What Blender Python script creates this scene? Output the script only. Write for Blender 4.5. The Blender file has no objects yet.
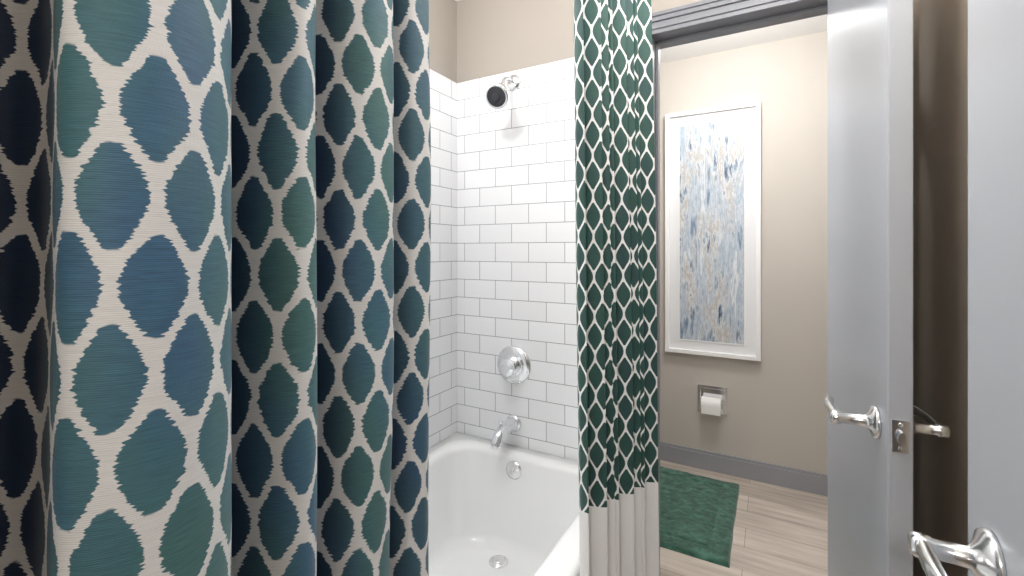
import bpy, bmesh, math, random
from mathutils import Vector, Matrix, noise
random.seed(3)
S=bpy.context.scene
H=1.32
# ---------------------------------------------------------------- materials
class NT:
    def __init__(s,name):
        s.m=bpy.data.materials.new(name); s.m.use_nodes=True
        s.t=s.m.node_tree; s.n=s.t.nodes; s.b=s.n['Principled BSDF']
    def node(s,ty,**kw):
        n=s.n.new(ty)
        for k,v in kw.items(): setattr(n,k,v)
        return n
    def link(s,a,b): s.t.links.new(a,b)
    def setin(s,n,k,v):
        if hasattr(v,'is_linked') or isinstance(v,bpy.types.NodeSocket): s.link(v,n.inputs[k])
        else: n.inputs[k].default_value=v
    def math(s,op,a,b=None):
        n=s.node('ShaderNodeMath',operation=op)
        s.setin(n,0,a)
        if b is not None: s.setin(n,1,b)
        return n.outputs[0]
    def mix(s,f,a,b):
        n=s.node('ShaderNodeMix',data_type='RGBA')
        s.setin(n,0,f); s.setin(n,6,a); s.setin(n,7,b)
        return n.outputs[2]
    def mul(s,a,b):
        n=s.node('ShaderNodeMix',data_type='RGBA',blend_type='MULTIPLY'); n.inputs[0].default_value=1
        s.setin(n,6,a); s.setin(n,7,b); return n.outputs[2]
    def ramp(s,f,stops,interp='LINEAR'):
        n=s.node('ShaderNodeValToRGB'); r=n.color_ramp; r.interpolation=interp
        while len(r.elements)<len(stops): r.elements.new(0.5)
        for e,(p,c) in zip(r.elements,stops): e.position=p; e.color=c
        s.link(f,n.inputs[0]); return n.outputs[0]
    def noise(s,vec,scale,detail=3,rough=.5):
        n=s.node('ShaderNodeTexNoise'); n.inputs['Scale'].default_value=scale
        n.inputs['Detail'].default_value=detail; n.inputs['Roughness'].default_value=rough
        if vec is not None: s.link(vec,n.inputs['Vector'])
        return n.outputs['Fac']
    def comb(s,x,y,z=0.0):
        n=s.node('ShaderNodeCombineXYZ'); s.setin(n,0,x); s.setin(n,1,y); s.setin(n,2,z); return n.outputs[0]
    def coords(s,kind='Object'):
        n=s.node('ShaderNodeTexCoord'); q=s.node('ShaderNodeSeparateXYZ'); s.link(n.outputs[kind],q.inputs[0])
        return n.outputs[kind],q.outputs[0],q.outputs[1],q.outputs[2]
    def bump(s,h,strength=.2,dist=.01):
        n=s.node('ShaderNodeBump'); n.inputs['Strength'].default_value=strength; n.inputs['Distance'].default_value=dist
        s.link(h,n.inputs['Height']); s.link(n.outputs[0],s.b.inputs['Normal'])
def C(h):
    h=h.lstrip('#'); v=[int(h[i:i+2],16)/255 for i in (0,2,4)]
    return tuple([(c/12.92 if c<=.04045 else ((c+.055)/1.055)**2.4) for c in v]+[1])
def paint(name,col,rough=.6,metal=0,var=.03,bs=0.05,scale=60):
    m=NT(name); o,x,y,z=m.coords()
    f=m.noise(o,3,3)
    a=tuple(c*(1-var) for c in col[:3])+(1,); b=tuple(min(1,c*(1+var)) for c in col[:3])+(1,)
    m.link(m.mix(f,a,b),m.b.inputs['Base Color'])
    m.b.inputs['Roughness'].default_value=rough; m.b.inputs['Metallic'].default_value=metal
    if bs: m.bump(m.noise(o,scale,3),bs,.002)
    return m.m
M={}
M['wall']=paint('wall_beige_paint',C('#c2bcb4'),.75,bs=.08,scale=180)
M['wall2']=paint('wall_taupe_paint',C('#a79f96'),.75,bs=.08,scale=180)
M['wallr']=paint('wall_tan_paint',C('#cdbfae'),.7,bs=.08,scale=180)
M['ceil']=paint('ceiling_white',C('#f3f3f3'),.8)
M['grey']=paint('trim_grey_paint',C('#9a9ba0'),.35,bs=.02)
M['greydk']=paint('casing_grey_paint',C('#7a7b80'),.35,bs=.02)
M['door']=paint('door_grey_paint',C('#abaeb4'),.33,bs=.03,scale=40)
M['chrome']=paint('chrome',(.86,.87,.89,1),.12,1,bs=0)
M['nickel']=paint('satin_nickel',(.80,.80,.80,1),.2,1,bs=0)
M['dark']=paint('dark_rubber',C('#2e2f34'),.5,bs=0)
M['tub']=paint('tub_enamel',C('#f5f6f6'),.12,bs=0,var=.01)
M['frame']=paint('white_frame',C('#f4f4f5'),.35,bs=0,var=.01)
M['mat']=paint('mat_board',C('#e6e7e9'),.8,bs=0,var=.01)
M['paper']=paint('toilet_paper',C('#f4f4f2'),.9,bs=.2,scale=300)
M['porcelain']=paint('white_plastic',C('#efefec'),.3,bs=0)
def em(name,st,col=(1,.99,.97,1)):
    m=NT(name); m.b.inputs['Emission Color'].default_value=col; m.b.inputs['Emission Strength'].default_value=st
    return m.m
M['lamp']=em('lamp_diffuser',5)
def tile(name,ax):
    m=NT(name); o,x,y,z=m.coords()
    h=x if ax=='x' else y
    zz=m.math('SUBTRACT',z,2.056-0.0785*30)
    v=m.comb(m.math('ADD',h,10.03),zz)
    b=m.node('ShaderNodeTexBrick'); b.offset=.5; b.squash=1
    m.link(v,b.inputs['Vector'])
    for k,val in (('Scale',1),('Mortar Size',.0014),('Mortar Smooth',.2),('Bias',0),('Brick Width',.157),('Row Height',.0785)): b.inputs[k].default_value=val
    b.inputs['Color1'].default_value=C('#f0f1f3'); b.inputs['Color2'].default_value=C('#ebecee'); b.inputs['Mortar'].default_value=C('#8d8e93')
    m.link(b.outputs['Color'],m.b.inputs['Base Color'])
    m.link(m.math('ADD',m.math('MULTIPLY',b.outputs['Fac'],.6),.1),m.b.inputs['Roughness'])
    m.bump(m.math('SUBTRACT',1,b.outputs['Fac']),.4,.003)
    return m.m
M['tx']=tile('subway_tile_x','x'); M['ty']=tile('subway_tile_y','y')
def wood():
    m=NT('oak_plank_floor'); o,x,y,z=m.coords()
    b=m.node('ShaderNodeTexBrick'); b.offset=.37
    m.link(m.comb(m.math('ADD',x,10),m.math('ADD',y,10.05)),b.inputs['Vector'])
    for k,val in (('Scale',1),('Mortar Size',.0012),('Mortar Smooth',.1),('Brick Width',1.1),('Row Height',.16)): b.inputs[k].default_value=val
    b.inputs['Color1'].default_value=C('#d8cec4'); b.inputs['Color2'].default_value=C('#beb3a8'); b.inputs['Mortar'].default_value=C('#90867c')
    g=m.noise(m.comb(m.math('MULTIPLY',x,2.5),m.math('MULTIPLY',y,38)),1.0,6,.6)
    g2=m.noise(m.comb(m.math('MULTIPLY',x,1.5),m.math('MULTIPLY',y,7)),1.3,4,.6)
    gr=m.ramp(g,[(.3,(.72,.70,.69,1)),(.65,(1.05,1.05,1.05,1))])
    gr2=m.ramp(g2,[(.3,(.82,.81,.80,1)),(.7,(1.1,1.1,1.1,1))])
    m.link(m.mul(m.mul(b.outputs['Color'],gr),gr2),m.b.inputs['Base Color']); m.b.inputs['Roughness'].default_value=.45
    m.bump(g,.08,.002); return m.m
M['wood']=wood()
def curtain_mat(name,ov_a,ov_b,ov_c,white,hem_z=None,hemcol=None,jag=.010,Ps=.036,Pt=.100,w=.0055,fold_shade_x=None,fold_shade_navy=None,s0=0,t0=0,ea=.43,eb=.32):
    m=NT(name); _,s,t,_z=m.coords('UV')
    s_=m.math('ADD',s,s0); t_=m.math('ADD',t,t0)
    n1=m.noise(m.comb(m.math('MULTIPLY',s,30),m.math('MULTIPLY',t,560)),1,2,.5)
    n2=m.noise(m.comb(m.math('MULTIPLY',s,60),m.math('MULTIPLY',t,60)),1,2,.5)
    s2=m.math('ADD',s_,m.math('MULTIPLY',m.math('SUBTRACT',n1,.5),jag))
    t2=m.math('ADD',t_,m.math('MULTIPLY',m.math('SUBTRACT',n2,.5),jag*1.3))
    u=m.math('DIVIDE',s2,Ps); v=m.math('DIVIDE',t2,Pt)
    ds=[]
    for off in (10.0,10.5):
        fu=m.math('ABSOLUTE',m.math('SUBTRACT',m.math('FRACT',m.math('ADD',u,off)),.5))
        fv=m.math('SUBTRACT',m.math('FRACT',m.math('ADD',v,off)),.5)
        th=m.math('MULTIPLY',fv,2*math.pi)
        hw=m.math('MULTIPLY',m.math('ADD',m.math('COSINE',th),1),.25)
        g=m.math('MULTIPLY',m.math('SINE',th),.5*math.pi*Ps/Pt*.9)
        gd=m.math('SQRT',m.math('ADD',m.math('MULTIPLY',g,g),1))
        d=m.math('DIVIDE',m.math('MULTIPLY',m.math('SUBTRACT',hw,fu),Ps),gd)
        a1=m.math('DIVIDE',fu,ea); b1=m.math('DIVIDE',fv,eb)
        rr=m.math('SQRT',m.math('ADD',m.math('MULTIPLY',a1,a1),m.math('MULTIPLY',b1,b1)))
        e=m.math('ADD',m.math('MULTIPLY',m.math('SUBTRACT',1,rr),Ps*ea),w)
        ds.append(m.math('MINIMUM',d,e))
    dm=m.math('MAXIMUM',ds[0],ds[1])
    fac=m.ramp(m.math('MULTIPLY',m.math('SUBTRACT',w+.0003,dm),1/.0006),[(.0,(0,0,0,1)),(1,(1,1,1,1))])
    big=m.noise(m.comb(m.math('MULTIPLY',s,14),m.math('MULTIPLY',t,5)),1,2,.5)
    col=m.ramp(big,[(.33,ov_a),(.5,ov_b),(.67,ov_c)])
    if fold_shade_x:
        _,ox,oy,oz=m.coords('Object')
        f=m.math('MULTIPLY',m.math('SUBTRACT',fold_shade_x[0],ox),1/fold_shade_x[1]); f.node.use_clamp=True
        col=m.mix(f,col,fold_shade_navy)  # shade and sheen of the fold valleys put into the fabric colour
    st=m.noise(m.comb(m.math('MULTIPLY',s,60),m.math('MULTIPLY',t,900)),1,3,.6)
    sh=m.ramp(st,[(.3,(.78,.78,.78,1)),(.7,(1.18,1.18,1.18,1))])
    wsh=m.ramp(st,[(.3,(.88,.88,.88,1)),(.7,(1.0,1.0,1.0,1))])
    c=m.mix(fac,m.mul(col,sh),m.mul(wsh,white))
    if hem_z is not None:
        k=m.math('LESS_THAN',t,hem_z); c=m.mix(k,c,hemcol)
    m.link(c,m.b.inputs['Base Color']); m.b.inputs['Roughness'].default_value=.62
    m.b.inputs['Sheen Weight'].default_value=.15; m.b.inputs['Sheen Roughness'].default_value=.4
    wv=m.math('ADD',m.math('SINE',m.math('MULTIPLY',t,5200)),m.math('MULTIPLY',st,2.0))
    m.bump(wv,.25,.0006)
    return m.m
M['curt1']=curtain_mat('ikat_teal_near_light',C('#3b6280'),C('#416c77'),C('#446f6d'),C('#e6e4e1'),w=.0031,fold_shade_x=(-.338,.045),fold_shade_navy=C('#102a48'),jag=.0085,Ps=.038,ea=.41,eb=.30,s0=-.004)  # near copy of the fabric, its lighting and fold shade put into the colours
M['curt2']=curtain_mat('ikat_green_far_light',C('#1d4741'),C('#234d45'),C('#1d4241'),C('#f4f2f0'),.735,C('#eceae7'),jag=.0020,w=.0022,Ps=.035,Pt=.090,ea=.45,eb=.335)  # same fabric as the near curtain; its different lighting put into the colours
def art():
    m=NT('abstract_painting'); o,x,y,z=m.coords()
    v=m.comb(m.math('MULTIPLY',x,24),m.math('MULTIPLY',z,3.0))
    n=m.noise(v,1.0,6,.64)
    c1=m.ramp(n,[(.30,C('#41526f')),(.38,C('#7b8ea5')),(.46,C('#c6ced6')),(.52,C('#9aabbb')),(.59,C('#dfe1e3')),(.70,C('#8c9dad'))])
    v2=m.comb(m.math('MULTIPLY',x,34),m.math('MULTIPLY',z,7),4.0)
    n2=m.noise(v2,1.0,6,.66)
    c2=m.ramp(n2,[(.33,C('#37455f')),(.41,C('#8797a9')),(.48,C('#d3d6d9')),(.56,C('#aca7a1')),(.63,C('#dcdddf')),(.72,C('#5f7891'))])
    f=m.ramp(m.noise(m.comb(m.math('MULTIPLY',x,9),m.math('MULTIPLY',z,2.0),9.0),1.0,4,.6),[(.44,(0,0,0,1)),(.56,(1,1,1,1))])
    m.link(m.mix(f,c1,c2),m.b.inputs['Base Color']); m.b.inputs['Roughness'].default_value=.5
    m.bump(n2,.3,.003); return m.m
M['art']=art()
def rugm():
    m=NT('green_rug_pile'); o,x,y,z=m.coords()
    n=m.noise(o,22,5,.65); n2=m.noise(o,260,2,.6)
    c=m.ramp(n,[(.32,C('#244b3c')),(.5,C('#386656')),(.68,C('#578a78'))])
    m.link(m.mul(c,m.ramp(n2,[(.3,(.6,.6,.6,1)),(.7,(1.2,1.2,1.2,1))])),m.b.inputs['Base Color']); m.b.inputs['Roughness'].default_value=.95
    m.b.inputs['Sheen Weight'].default_value=.3
    m.bump(n2,.8,.004); return m.m
M['rug']=rugm()
# ---------------------------------------------------------------- mesh helpers
def obj(name,bm,mat,smooth=False,parent=None):
    me=bpy.data.meshes.new(name); bmesh.ops.recalc_face_normals(bm,faces=bm.faces); bm.to_mesh(me); bm.free()
    o=bpy.data.objects.new(name,me); S.collection.objects.link(o)
    for mm in (mat if isinstance(mat,list) else [mat]): me.materials.append(mm)
    if smooth:
        for p in me.polygons: p.use_smooth=True
    if parent: o.parent=parent
    return o
def empty(name,loc=(0,0,0)):
    e=bpy.data.objects.new(name,None); S.collection.objects.link(e); e.empty_display_size=.05
    return e
def addbox(bm,x0,x1,y0,y1,z0,z1,bev=0):
    g=bmesh.ops.create_cube(bm,size=1)
    vs=g['verts']
    for v in vs: v.co=Vector(((x0+x1)/2+v.co.x*(x1-x0),(y0+y1)/2+v.co.y*(y1-y0),(z0+z1)/2+v.co.z*(z1-z0)))
    if bev:
        es=list({e for v in vs for e in v.link_edges})
        bmesh.ops.bevel(bm,geom=es,offset=bev,segments=2,affect='EDGES',profile=.5)
def boxes(name,lst,mat,bev=0,parent=None):
    bm=bmesh.new()
    for b in lst: addbox(bm,*b,bev=bev)
    return obj(name,bm,mat,parent=parent)
def revolve(bm,prof,origin,axis,n=40):
    axis=Vector(axis).normalized(); q=axis.to_track_quat('Z','Y'); o=Vector(origin)
    rings=[]
    for r,h in prof:
        if r<1e-6: rings.append([bm.verts.new(o+q@Vector((0,0,h)))])
        else: rings.append([bm.verts.new(o+q@Vector((r*math.cos(2*math.pi*i/n),r*math.sin(2*math.pi*i/n),h))) for i in range(n)])
    for A,B in zip(rings,rings[1:]):
        for i in range(n):
            j=(i+1)%n
            if len(A)==1 and len(B)==1: continue
            if len(A)==1: bm.faces.new((A[0],B[i],B[j]))
            elif len(B)==1: bm.faces.new((A[i],A[j],B[0]))
            else: bm.faces.new((A[i],A[j],B[j],B[i]))
def tube(bm,pts,rads,n=16,flat=None):
    pts=[Vector(p) for p in pts]; rings=[]
    up=Vector((0,0,1))
    for i,p in enumerate(pts):
        d=(pts[min(i+1,len(pts)-1)]-pts[max(i-1,0)]).normalized()
        ref=up if abs(d.dot(up))<.95 else Vector((1,0,0))
        a=d.cross(ref).normalized(); b=a.cross(d).normalized()
        r=rads[i]; rx,ry=(r if isinstance(r,tuple) else (r,r))
        rings.append([bm.verts.new(p+a*rx*math.cos(2*math.pi*k/n)+b*ry*math.sin(2*math.pi*k/n)) for k in range(n)])
    for A,B in zip(rings,rings[1:]):
        for k in range(n): bm.faces.new((A[k],A[(k+1)%n],B[(k+1)%n],B[k]))
    bm.faces.new(rings[0][::-1]); bm.faces.new(rings[-1])
def smoothpath(ctrl,seg=8):
    P=[Vector(c) for c in ctrl]; out=[]
    for i in range(len(P)-1):
        p0=P[max(i-1,0)];p1=P[i];p2=P[i+1];p3=P[min(i+2,len(P)-1)]
        for k in range(seg):
            t=k/seg
            out.append(.5*((2*p1)+(p2-p0)*t+(2*p0-5*p1+4*p2-p3)*t*t+(3*p1-p0-3*p2+p3)*t**3))
    out.append(P[-1]); return out
# ---------------------------------------------------------------- room shell
XL=-1.2; YB=1.63; YF=2.97; XR=.32; CB=2.42; CF=2.50; YN=-1.2
OX0,OX1,OZ=-.36,.195,2.072
boxes('floor',[(-1.4,.9,YN-.1,YF+.1,-.05,0)],M['wood'])
boxes('ceiling',[(-1.3,XR+.0,YN,1.638,CB,CB+.2)],M['ceil'])
boxes('ceiling_far',[(-1.2,.8,1.75,YF,CF,CF+.12)],M['ceil'])
boxes('wall_left',[(XL-.1,XL-.008,-.2,1.638,0,CB)],M['wall2'])
boxes('wall_tub_end',[(XL-.008,-.28,-.2,-.088,0,CB)],M['wall2'])
boxes('wall_left_entry',[(-.40,-.28,YN,-.2,0,CB)],M['wall2'])
boxes('wall_doorway',[(-1.3,OX0-.008,1.638,1.75,0,CF+.1),(OX0-.008,OX1+.008,1.638,1.75,OZ+.008,CF+.1),(OX1+.008,.9,1.638,1.75,0,CF+.1)],M['wall2'])
boxes('wall_right',[(XR,XR+.1,YN,1.638,0,CB)],M['wallr'])
boxes('wall_rear',[(-.5,XR+.1,YN-.1,YN,0,CB)],M['wall'])
boxes('wall_far',[(-1.3,.9,YF,YF+.1,0,CF+.1)],M['wall'])
boxes('wall_far_left',[(-1.3,-1.2,1.75,YF,0,CF+.1)],M['wall'])
boxes('wall_far_right',[(.8,.9,1.75,YF,0,CF+.1)],M['wall'])
ztt=2.056
boxes('wall_tile_left',[(XL-.008,XL,-.088,1.638,.0,ztt)],M['ty'],bev=.002)
boxes('wall_tile_faucet',[(XL,-.42,YB,1.638,0,ztt)],M['tx'],bev=.002)
boxes('wall_tile_end',[(XL,-.42,-.088,-.08,0,ztt)],M['tx'],bev=.002)
def baseboard(name,x0,x1,y0,y1,face):
    l=[(x0,x1,y0,y1,0,.095)]
    if face=='-y': l.append((x0,x1,y0+.006,y1,.095,.112))
    if face=='+y': l.append((x0,x1,y0,y1-.006,.095,.112))
    if face=='-x': l.append((x0+.006,x1,y0,y1,.095,.112))
    if face=='+x': l.append((x0,x1-.006,y0,y1,.095,.112))
    return boxes(name,l,M['grey'],bev=.002)
baseboard('baseboard_far',-1.2,.8,YF-.016,YF,'-y')
baseboard('baseboard_far_left',-1.2,-1.184,1.75,YF-.016,'+x')
baseboard('baseboard_far_right',.784,.8,1.75,YF-.016,'-x')
baseboard('baseboard_right',XR-.016,XR,YN,1.638,'-x')
fr=[]
Yf=1.638
fr+=[(OX0-.008,OX0,Yf-.002,1.752,0,OZ),(OX1,OX1+.008,Yf-.002,1.752,0,OZ),(OX0-.008,OX1+.008,Yf-.002,1.752,OZ,OZ+.008)]
fr+=[(OX0,OX0+.01,1.69,1.72,0,OZ),(OX1-.01,OX1,1.69,1.72,0,OZ),(OX0,OX1,1.69,1.72,OZ-.01,OZ)]
W=.052; kz=1.25
for (d0,d1,th) in ((0.0,W,.012),(.012,W,.018),(.030,W,.026),(.042,W,.032)):
    fr.append((OX0-d1,OX0-d0,Yf-th,Yf,0,OZ+d0))
    fr.append((OX1+d0,OX1+d1,Yf-th,Yf,0,OZ+d0))
    fr.append((OX0-W,OX1+W,Yf-th,Yf,OZ+d0*kz,OZ+W*kz))
    fr.append((OX0-W,OX1+W,1.75,1.75+th,OZ+d0*kz,OZ+W*kz))
    fr.append((OX0-d1,OX0-d0,1.75,1.75+th,0,OZ+d0)); fr.append((OX1+d0,OX1+d1,1.75,1.75+th,0,OZ+d0))
boxes('trim_doorway',fr,M['greydk'],bev=.0015)
# ---------------------------------------------------------------- bathtub
def rrect(x0,x1,y0,y1,r,z,k=8):
    pts=[]
    for cx,cy,a0 in ((x1-r,y1-r,0),(x0+r,y1-r,90),(x0+r,y0+r,180),(x1-r,y0+r,270)):
        for i in range(k+1):
            a=math.radians(a0+90*i/k); pts.append((cx+r*math.cos(a),cy+r*math.sin(a),z))
    return pts
tubE=empty('bathtub')
bm=bmesh.new()
TX0,TX1,TY0,TY1=XL+.001,-.42,-.079,YB-.001; RZ=.52
L=[rrect(TX0,TX1,TY0,TY1,.004,0),rrect(TX0,TX1,TY0,TY1,.004,RZ-.045),rrect(TX0,TX1,TY0,TY1,.006,RZ-.02)]
for a in (25,50,75,90):
    q=math.radians(a); L.append(rrect(TX0,TX1-.02*(1-math.cos(q)),TY0,TY1,.006+.01*math.sin(q),RZ-.02+.02*math.sin(q)))
ix0,ix1,iy0,iy1=-1.135,-.505,.02,1.565
L.append(rrect(ix0-.012,ix1+.012,iy0-.012,iy1+.012,.11,RZ))
for i in range(1,7):
    q=math.radians(15*i); k=.025
    L.append(rrect(ix0-.012+k*math.sin(q),ix1+.012-k*math.sin(q),iy0-.012+k*math.sin(q),iy1+.012-k*math.sin(q),.11,RZ-k*(1-math.cos(q))))
bx=(ix0+.013,ix1-.013,iy0+.013,iy1-.013); zb=.17
for i in range(1,8):
    t=i/8; zz=(RZ-.025)+(zb+.06-(RZ-.025))*t
    L.append(rrect(bx[0]+.03*t,bx[1]-.035*t,bx[2]+.16*t,bx[3]-.03*t,.11+.02*t,zz))
e=(bx[0]+.034,bx[1]-.04,bx[2]+.18,bx[3]-.034)
for i in range(1,7):
    q=math.radians(15*i); k=.06
    L.append(rrect(e[0]+k*(1-math.cos(q)),e[1]-k*(1-math.cos(q)),e[2]+k*(1-math.cos(q)),e[3]-k*(1-math.cos(q)),.13-.02*q,zb+.06-k*math.sin(q)))
L.append(rrect(-.90,-.82,1.0,1.30,.03,zb-.004))
rings=[[bm.verts.new(p) for p in l] for l in L]
for A,B in zip(rings,rings[1:]):
    n=len(A)
    for i in range(n): bm.faces.new((A[i],A[(i+1)%n],B[(i+1)%n],B[i]))
bm.faces.new(rings[-1])
t=obj('tub_shell',bm,M['tub'],True,tubE)
bm=bmesh.new()
revolve(bm,[(0,.014),(.006,.014),(.008,.011),(.024,.012),(.033,.008),(.036,0),(.036,-.01)],(-.868,1.553,.462),(0,-1,.07))
revolve(bm,[(0,.02),(.004,.02),(.005,.012)],(-.868,1.553,.462),(0,-1,.07),16)
obj('overflow_plate',bm,M['nickel'],True,tubE)
bm=bmesh.new()
revolve(bm,[(.0,.012),(.018,.012),(.022,.009),(.023,.004),(.030,.004),(.035,.002),(.036,-.006)],(-.872,1.44,zb),(0,0,1))
obj('drain',bm,M['nickel'],True,tubE)
# ---------------------------------------------------------------- faucet fittings
fx=-.912
sp=empty('tub_spout')
bm=bmesh.new()
revolve(bm,[(0,0),(.034,0),(.034,.006),(.028,.012),(.0,.012)],(fx,YB,.612),(0,-1,0))
P=smoothpath([(fx,YB-.008,.612),(fx,YB-.05,.614),(fx,YB-.095,.610),(fx,YB-.125,.598),(fx,YB-.137,.575),(fx,YB-.139,.562)],6)
tube(bm,P,[(.026-.004*min(1,i/20),.026-.004*min(1,i/20)) for i in range(len(P))],24)
revolve(bm,[(.0,.0),(.006,.0),(.006,.014),(.009,.016),(.009,.022),(0,.024)],(fx,YB-.105,.63),(0,0,1),16)
obj('spout_body',bm,M['chrome'],True,sp)
vv=empty('shower_valve')
bm=bmesh.new(); zc=.85
revolve(bm,[(.078,0),(.078,.004),(.072,.010),(.050,.016),(.046,.015),(.034,.018),(.030,.030),(0,.030)],(fx,YB,zc),(0,-1,0),48)
obj('valve_plate',bm,M['chrome'],True,vv)
bm=bmesh.new()
revolve(bm,[(.022,.028),(.024,.04),(.036,.046),(.038,.060),(.034,.070),(.020,.075),(0,.075)],(fx,YB,zc),(0,-1,0),10)
obj('valve_knob',bm,M['chrome'],False,vv)
sh=empty('shower_head')
bm=bmesh.new()
revolve(bm,[(0,0),(.032,0),(.030,.008),(.014,.014),(0,.014)],(fx,YB,2.005),(0,-1,0))
hp=Vector((-.900,1.51,1.925)); ax=Vector((.10,-.86,-.52)).normalized()
P=smoothpath([(fx,YB-.005,2.005),(fx,YB-.05,2.004),(fx,YB-.085,1.985),tuple(hp-ax*.02)],6)
tube(bm,P,[.0085]*len(P),16)
bmesh.ops.create_uvsphere(bm,u_segments=20,v_segments=12,radius=.017,matrix=Matrix.Translation(hp-ax*.01))
revolve(bm,[(.012,-.005),(.018,.005),(.022,.018),(.040,.032),(.048,.042),(.048,.056),(.045,.060),(.037,.058)],hp,ax)
obj('head_body',bm,M['chrome'],True,sh)
bm=bmesh.new()
revolve(bm,[(.039,.055),(.038,.0585),(.015,.0585),(.013,.062),(0,.062)],hp,ax)
q=ax.to_track_quat('Z','Y')
for r,nn in ((.02,10),(.028,14),(.035,20)):
    for i in range(nn):
        a=2*math.pi*i/nn
        revolve(bm,[(.0013,.058),(.001,.061),(0,.0613)],hp+q@Vector((r*math.cos(a),r*math.sin(a),0)),ax,6)
obj('head_face',bm,M['dark'],False,sh)
# ---------------------------------------------------------------- curtains
def cr(P,seg):
    return smoothpath([(p[0],p[1],0) for p in P],seg)
ZT=2.188
def curtain(name,ctrl,z0,z1,mat,warp,seg=9,nz=60,thick=.0018):
    path=cr(ctrl,seg)
    s=[0]
    for a,b in zip(path,path[1:]): s.append(s[-1]+(b-a).length)
    bm=bmesh.new(); uv=bm.loops.layers.uv.new('UVMap'); g=[]; 
    for j in range(nz+1):
        z=z0+(z1-z0)*j/nz
        g.append([bm.verts.new(warp(p,z,i/(len(path)-1))+Vector((0,0,z))) for i,p in enumerate(path)])
    for j in range(nz):
        for i in range(len(path)-1):
            f=bm.faces.new((g[j][i],g[j][i+1],g[j+1][i+1],g[j+1][i]))
            zz=[z0+(z1-z0)*j/nz,z0+(z1-z0)*(j+1)/nz]
            for l,(u,v) in zip(f.loops,((s[i],zz[0]),(s[i+1],zz[0]),(s[i+1],zz[1]),(s[i],zz[1]))): l[uv].uv=(u,v)
            f.smooth=True
    me=bpy.data.meshes.new(name); bm.to_mesh(me); bm.free()
    o=bpy.data.objects.new(name,me); S.collection.objects.link(o); me.materials.append(mat)
    md=o.modifiers.new('thickness','SOLIDIFY'); md.thickness=thick; md.offset=0
    return o
k=.88
c1=[(-.055,-.40),(-.02,-.372),(.02,-.375),(.05,-.41),(.072,-.45),(.100,-.462),(.113,-.445),(.1135,-.42),(.109,-.395),(.108,-.372),(.128,-.352),(.16,-.346),(.192,-.360),(.212,-.388),(.216,-.42),(.222,-.445),(.232,-.445),(.243,-.422),(.257,-.390),(.275,-.379),(.292,-.388),(.303,-.408),(.306,-.432),(.315,-.445),(.328,-.436),(.340,-.412),(.357,-.393),(.38,-.386),(.402,-.393),(.411,-.410),(.414,-.43),(.425,-.440),(.438,-.415),(.455,-.402),(.473,-.399),(.487,-.409),(.490,-.43)]
c1=[(x*k,y*k) for y,x in c1]
def w1(p,z,t):
    d=(z-1.3)
    n=noise.noise(Vector((p.y*9,z*1.8,2)))*.007+noise.noise(Vector((p.y*20,z*4.5,9)))*.003
    m=noise.noise(Vector((p.y*6,z*1.6,7)))*.005
    cx=-.35
    am=1-.08*max(-1,min(1,d))
    return Vector((max(-.414,cx+(p.x-cx)*am+n), p.y-.010*d*max(0,t)+m,0))
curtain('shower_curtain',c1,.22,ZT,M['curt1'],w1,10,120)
A=Vector((-.372,.955,0)); B=Vector((-.272,1.160,0)); d=(B-A); Ld=d.length; dn=d.normalized(); nn=Vector((dn.y,-dn.x,0))
c2=[]; folds=5; 
amps=[.030,.022,.028,.02,.026]
for i in range(folds*8+1):
    ph=i/8; a=amps[min(folds-1,int(ph))]
    u=ph/folds*Ld+.010*math.sin(4*math.pi*ph)*-1
    off=a*math.cos(2*math.pi*ph+.6)
    p=A+dn*u+nn*off
    c2.append((max(p.x,-.398),p.y))
def w2(p,z,t):
    f=(1.3-z)
    n=noise.noise(Vector((p.y*8,z*1.2,5)))*.006
    c=(A+B)/2
    sc=1+.07*f
    x=c.x+(p.x-c.x)*sc+n; y=c.y+(p.y-c.y)*sc+.045*f
    return Vector((max(x,-.41),y,0))
curtain('shower_curtain.001',c2,.12,ZT,M['curt2'],w2,5,80)
rod=empty('shower_curtain_rod')
bm=bmesh.new()
RX=-.335; RZZ=2.236
tube(bm,[(RX,-.086,RZZ),(RX,.8,RZZ),(RX,YB+.006,RZZ)],[.0115]*3,20)
revolve(bm,[(0,0),(.03,0),(.03,.008),(.016,.016),(0,.016)],(RX,1.637,RZZ),(0,-1,0))
revolve(bm,[(0,0),(.03,0),(.03,.008),(.016,.016),(0,.016)],(RX,-.087,RZZ),(0,1,0))
obj('rod',bm,M['nickel'],True,rod)
bm=bmesh.new()
for y in [-.04,.04,.12,.19,.26,.33,.40,.92,.97,1.02,1.07,1.11,1.15]:
    ps=[Vector((RX+.022*math.sin(a),y,2.220+.029*math.cos(a))) for a in [2*math.pi*i/20 for i in range(20)]]
    tube(bm,ps+[ps[0]],[.0016]*21,8)
obj('rings',bm,M['nickel'],True,rod)
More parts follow.
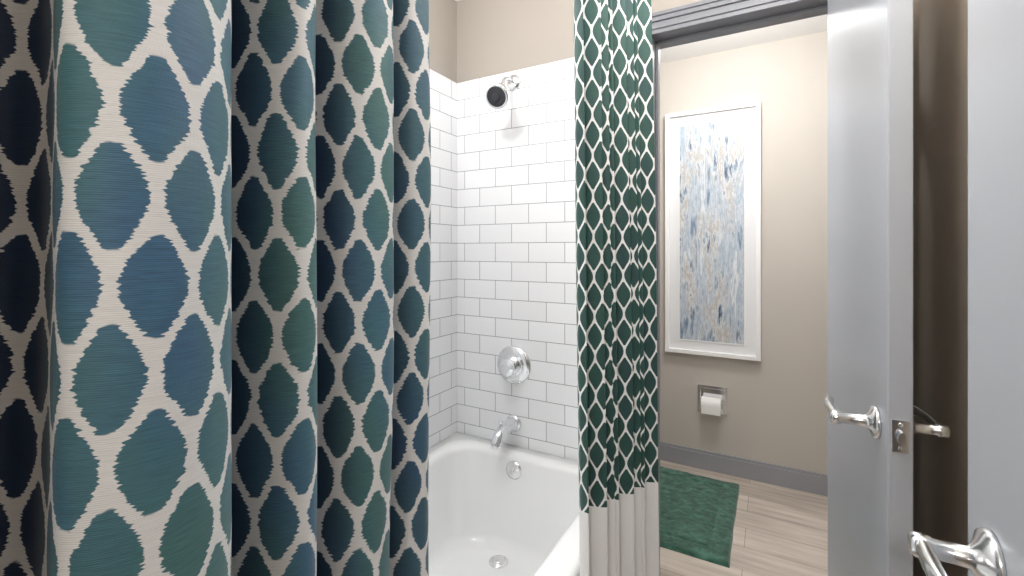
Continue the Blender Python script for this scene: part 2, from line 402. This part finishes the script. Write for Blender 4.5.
# ---------------------------------------------------------------- artwork
ar=empty('framed_artwork')
ax0,ax1,az0,az1=-.567,-.045,.691,2.162
fw=.024
def ring(bm,x0,x1,z0,z1,w,y0,y1,bev):
    addbox(bm,x0,x0+w,y0,y1,z0,z1,bev); addbox(bm,x1-w,x1,y0,y1,z0,z1,bev)
    addbox(bm,x0+w,x1-w,y0,y1,z0,z0+w,bev); addbox(bm,x0+w,x1-w,y0,y1,z1-w,z1,bev)
bm=bmesh.new(); ring(bm,ax0,ax1,az0,az1,fw,YF-.042,YF-.0,.002); obj('frame',bm,M['frame'],parent=ar)
boxes('mat_board',[(ax0+fw,ax1-fw,YF-.022,YF-.004,az0+fw,az1-fw)],M['mat'],parent=ar)
bm=bmesh.new(); ring(bm,ax0+.078,ax1-.078,az0+.078,az1-.078,.006,YF-.026,YF-.021,.001); obj('mat_bevel',bm,M['frame'],parent=ar)
bm=bmesh.new(); addbox(bm,ax0+.084,ax1-.084,YF-.0245,YF-.0215,az0+.084,az1-.084); obj('painting',bm,M['art'],parent=ar)
# ---------------------------------------------------------------- toilet paper holder
tp=empty('toilet_paper_holder')
cx,cz=-.301,.425; hw=.082
bm=bmesh.new(); ring(bm,cx-hw,cx+hw,cz-hw,cz+hw,.018,YF-.010,YF,.003)
addbox(bm,cx-hw+.018,cx+hw-.018,YF-.003,YF-.0,cz-hw+.018,cz+hw-.018)
addbox(bm,cx-.066,cx-.058,YF-.05,YF-.002,cz-.03,cz+.005,.002); addbox(bm,cx+.058,cx+.066,YF-.05,YF-.002,cz-.03,cz+.005,.002)
tube(bm,[(cx-.064,YF-.04,cz-.012),(cx+.064,YF-.04,cz-.012)],[.007,.007],16)
obj('holder_plate',bm,M['chrome'],parent=tp)
bm=bmesh.new()
revolve(bm,[(.018,0),(.0345,0),(.036,.002),(.036,.104),(.0345,.106),(.018,.106),(.018,0)],(cx-.053,YF-.042,cz-.014),(1,0,0),40)
addbox(bm,cx-.052,cx+.052,YF-.0795,YF-.0775,cz-.068,cz-.014)
obj('paper_roll',bm,M['paper'],False,tp)
# ---------------------------------------------------------------- rug
bm=bmesh.new(); rx0,rx1,ry0,ry1=-.70,-.148,2.09,2.845
nx,ny=110,150; g=[]
for j in range(ny+1):
    row=[]
    for i in range(nx+1):
        u=i/nx; v=j/ny; x=rx0+(rx1-rx0)*u; y=ry0+(ry1-ry0)*v
        ed=min(u*(rx1-rx0),(1-u)*(rx1-rx0),v*(ry1-ry0),(1-v)*(ry1-ry0))
        h=.016*(min(1,ed/.012))**.5
        groove=math.exp(-((ed-.085)/.006)**2)*.006
        h+=noise.noise(Vector((x*40,y*40,0)))*.003*(1 if ed>.004 else 0)+random.uniform(-.0012,.0012)*(ed>.004)-groove
        x+=noise.noise(Vector((y*6,1,u*2)))*.005; y+=noise.noise(Vector((x*6,4,v*2)))*.005
        row.append(bm.verts.new((x,y,max(.0015,h))))
    g.append(row)
for j in range(ny):
    for i in range(nx): bm.faces.new((g[j][i],g[j][i+1],g[j+1][i+1],g[j+1][i]))
bd=[e for e in bm.edges if e.is_boundary]
r=bmesh.ops.extrude_edge_only(bm,edges=bd)
for el in r['geom']:
    if isinstance(el,bmesh.types.BMVert): el.co.z=.0005
obj('bath_rug',bm,M['rug'],True)
# ---------------------------------------------------------------- doors
def lever(parent,name,org,out,along,L=.118,rr=.031,neck=.058):
    org=Vector(org); out=Vector(out).normalized(); al=Vector(along).normalized(); up=Vector((0,0,1))
    bm=bmesh.new()
    revolve(bm,[(0,0),(rr,0),(rr,.004),(rr*.93,.008),(rr*.6,.012),(rr*.45,.016),(.011,.020),(.0105,neck-.010),(.013,neck-.006),(.013,neck+.006),(.010,neck+.010),(0,neck+.010)],org,out,36)
    P=smoothpath([org+out*neck-al*.004,org+out*neck+al*.02+up*.001,org+out*(neck+.001)+al*L*.5+up*.003,org+out*(neck-.002)+al*L*.85+up*.001,org+out*(neck-.008)+al*L-up*.001],6)
    n=len(P); R=[]
    for i in range(n):
        t=i/(n-1); R.append((.0075+.001*math.sin(t*3),.011-.004*math.sin(t*math.pi)*.6+.001*t))
    tube(bm,P,R,18)
    obj(name,bm,M['nickel'],True,parent)
def door(name,corner,width,thick,ang,h=2.055,lz=1.0,levdir=1,levers=(True,True),backset=.065,hinges=True):
    E=empty(name)
    bm=bmesh.new(); addbox(bm,0,width,0,thick,.012,h,.0025); obj('slab',bm,M['door'],parent=E)
    bm=bmesh.new()
    addbox(bm,-.0018,.001,thick/2-.0125,thick/2+.0125,lz-.029,lz+.029,.0008)
    tube(bm,[(-.001,thick/2,lz),(-.013,thick/2,lz)],[(.008,.012),(.006,.011)],12)
    for dz in (-.021,.021): revolve(bm,[(0,.003),(.003,.0026),(.004,.0015)],(0,thick/2,lz+dz),(-1,0,0),12)
    obj('latch_plate',bm,M['chrome'],parent=E)
    if levers[0]: lever(E,'lever_a',(backset,0,lz),(0,-1,0),(levdir,0,0))
    if levers[1]: lever(E,'lever_b',(backset,thick,lz),(0,1,0),(levdir,0,0),neck=.066,L=.11)
    if hinges:
        bm=bmesh.new()
        for z in (.25,1.05,1.80): 
            tube(bm,[(width+.003,-.004,z-.045),(width+.003,-.004,z+.045)],[.0055,.0055],14)
        obj('hinges',bm,M['nickel'],True,E)
    E.matrix_world=Matrix.Translation(corner)@Matrix.Rotation(ang,4,'Z')
    return E
ang=math.radians(90+3.8)
th=.037
door('door_1',Vector((.185+th,1.055,0)),.572,th,ang,lz=.986)
E=empty('door_2')
bm=bmesh.new(); addbox(bm,.205,.245,-.07,.742,.012,2.05,.0025); obj('slab',bm,M['door'],parent=E)
lever(E,'lever_a',(.205,.668,.990),(-1,0,0),(0,-1,0),L=.112,rr=.033)
bm=bmesh.new(); addbox(bm,.2125,.2375,.741,.7435,.971,1.029,.0008); obj('latch_plate',bm,M['chrome'],parent=E)
# ---------------------------------------------------------------- lights
def lamp(name,loc,r,power,col=(1,.995,.985)):
    E=empty(name)
    bm=bmesh.new(); revolve(bm,[(0,0),(r+.02,0),(r+.02,.012),(r,.02),(r-.004,.016)],loc,(0,0,-1)); obj('trim_ring',bm,M['porcelain'],True,E)
    bm=bmesh.new(); revolve(bm,[(r-.002,.012),(r*.9,.035),(r*.6,.055),(0,.065)],loc,(0,0,-1)); obj('diffuser',bm,M['lamp'],True,E)
    l=bpy.data.lights.new(name+'_light','POINT'); l.shadow_soft_size=.09; l.energy=power; l.color=col
    o=bpy.data.objects.new('lamp',l); S.collection.objects.link(o); o.parent=E; o.location=Vector(loc)-Vector((0,0,.17))
    return E
lamp('ceiling_light',(-.02,.80,CB),.14,16)
lamp('ceiling_light.001',(-.80,.80,CB),.10,17)
lamp('ceiling_light.002',(-.15,2.15,CF),.16,28)
E=empty('vanity_light')  # unseen sconce added behind the camera to give frontal fill light
bm=bmesh.new(); addbox(bm,-.22,.24,YN,YN+.03,1.86,1.94,.004); obj('backplate',bm,M['nickel'],parent=E)
bm=bmesh.new()
for x in (-.14,.01,.16): revolve(bm,[(0,0),(.03,.0),(.05,.05),(.05,.12),(.0,.13)],(x,YN+.09,1.97),(0,0,-1),24)
obj('shades',bm,M['lamp'],True,E)
bm=bmesh.new()
for x in (-.14,.01,.16): tube(bm,[(x,YN+.02,1.92),(x,YN+.09,1.975)],[.006,.006],10)
obj('arms',bm,M['nickel'],parent=E)
l=bpy.data.lights.new('vanity','AREA'); l.shape='RECTANGLE'; l.size=.42; l.size_y=.14; l.energy=9; l.color=(1,.99,.98)
o=bpy.data.objects.new('lamp',l); S.collection.objects.link(o); o.parent=E; o.location=(0,YN+.16,1.92); o.rotation_euler=(math.radians(80),0,0)
w=bpy.data.worlds.new('World'); S.world=w; w.use_nodes=True
w.node_tree.nodes['Background'].inputs[0].default_value=(.9,.95,1,1); w.node_tree.nodes['Background'].inputs[1].default_value=.3
# ---------------------------------------------------------------- camera
cd=bpy.data.cameras.new('camera'); cam=bpy.data.objects.new('camera',cd); S.collection.objects.link(cam)
cd.sensor_width=36; cd.lens=36*456/1024; cd.clip_start=.01; cd.shift_y=-38/1024
cam.location=(0,0,H); cam.rotation_euler=(math.radians(90),0,math.radians(29.5)); S.camera=cam
S.view_settings.view_transform='Standard'; S.view_settings.look='None'; S.view_settings.exposure=0.1
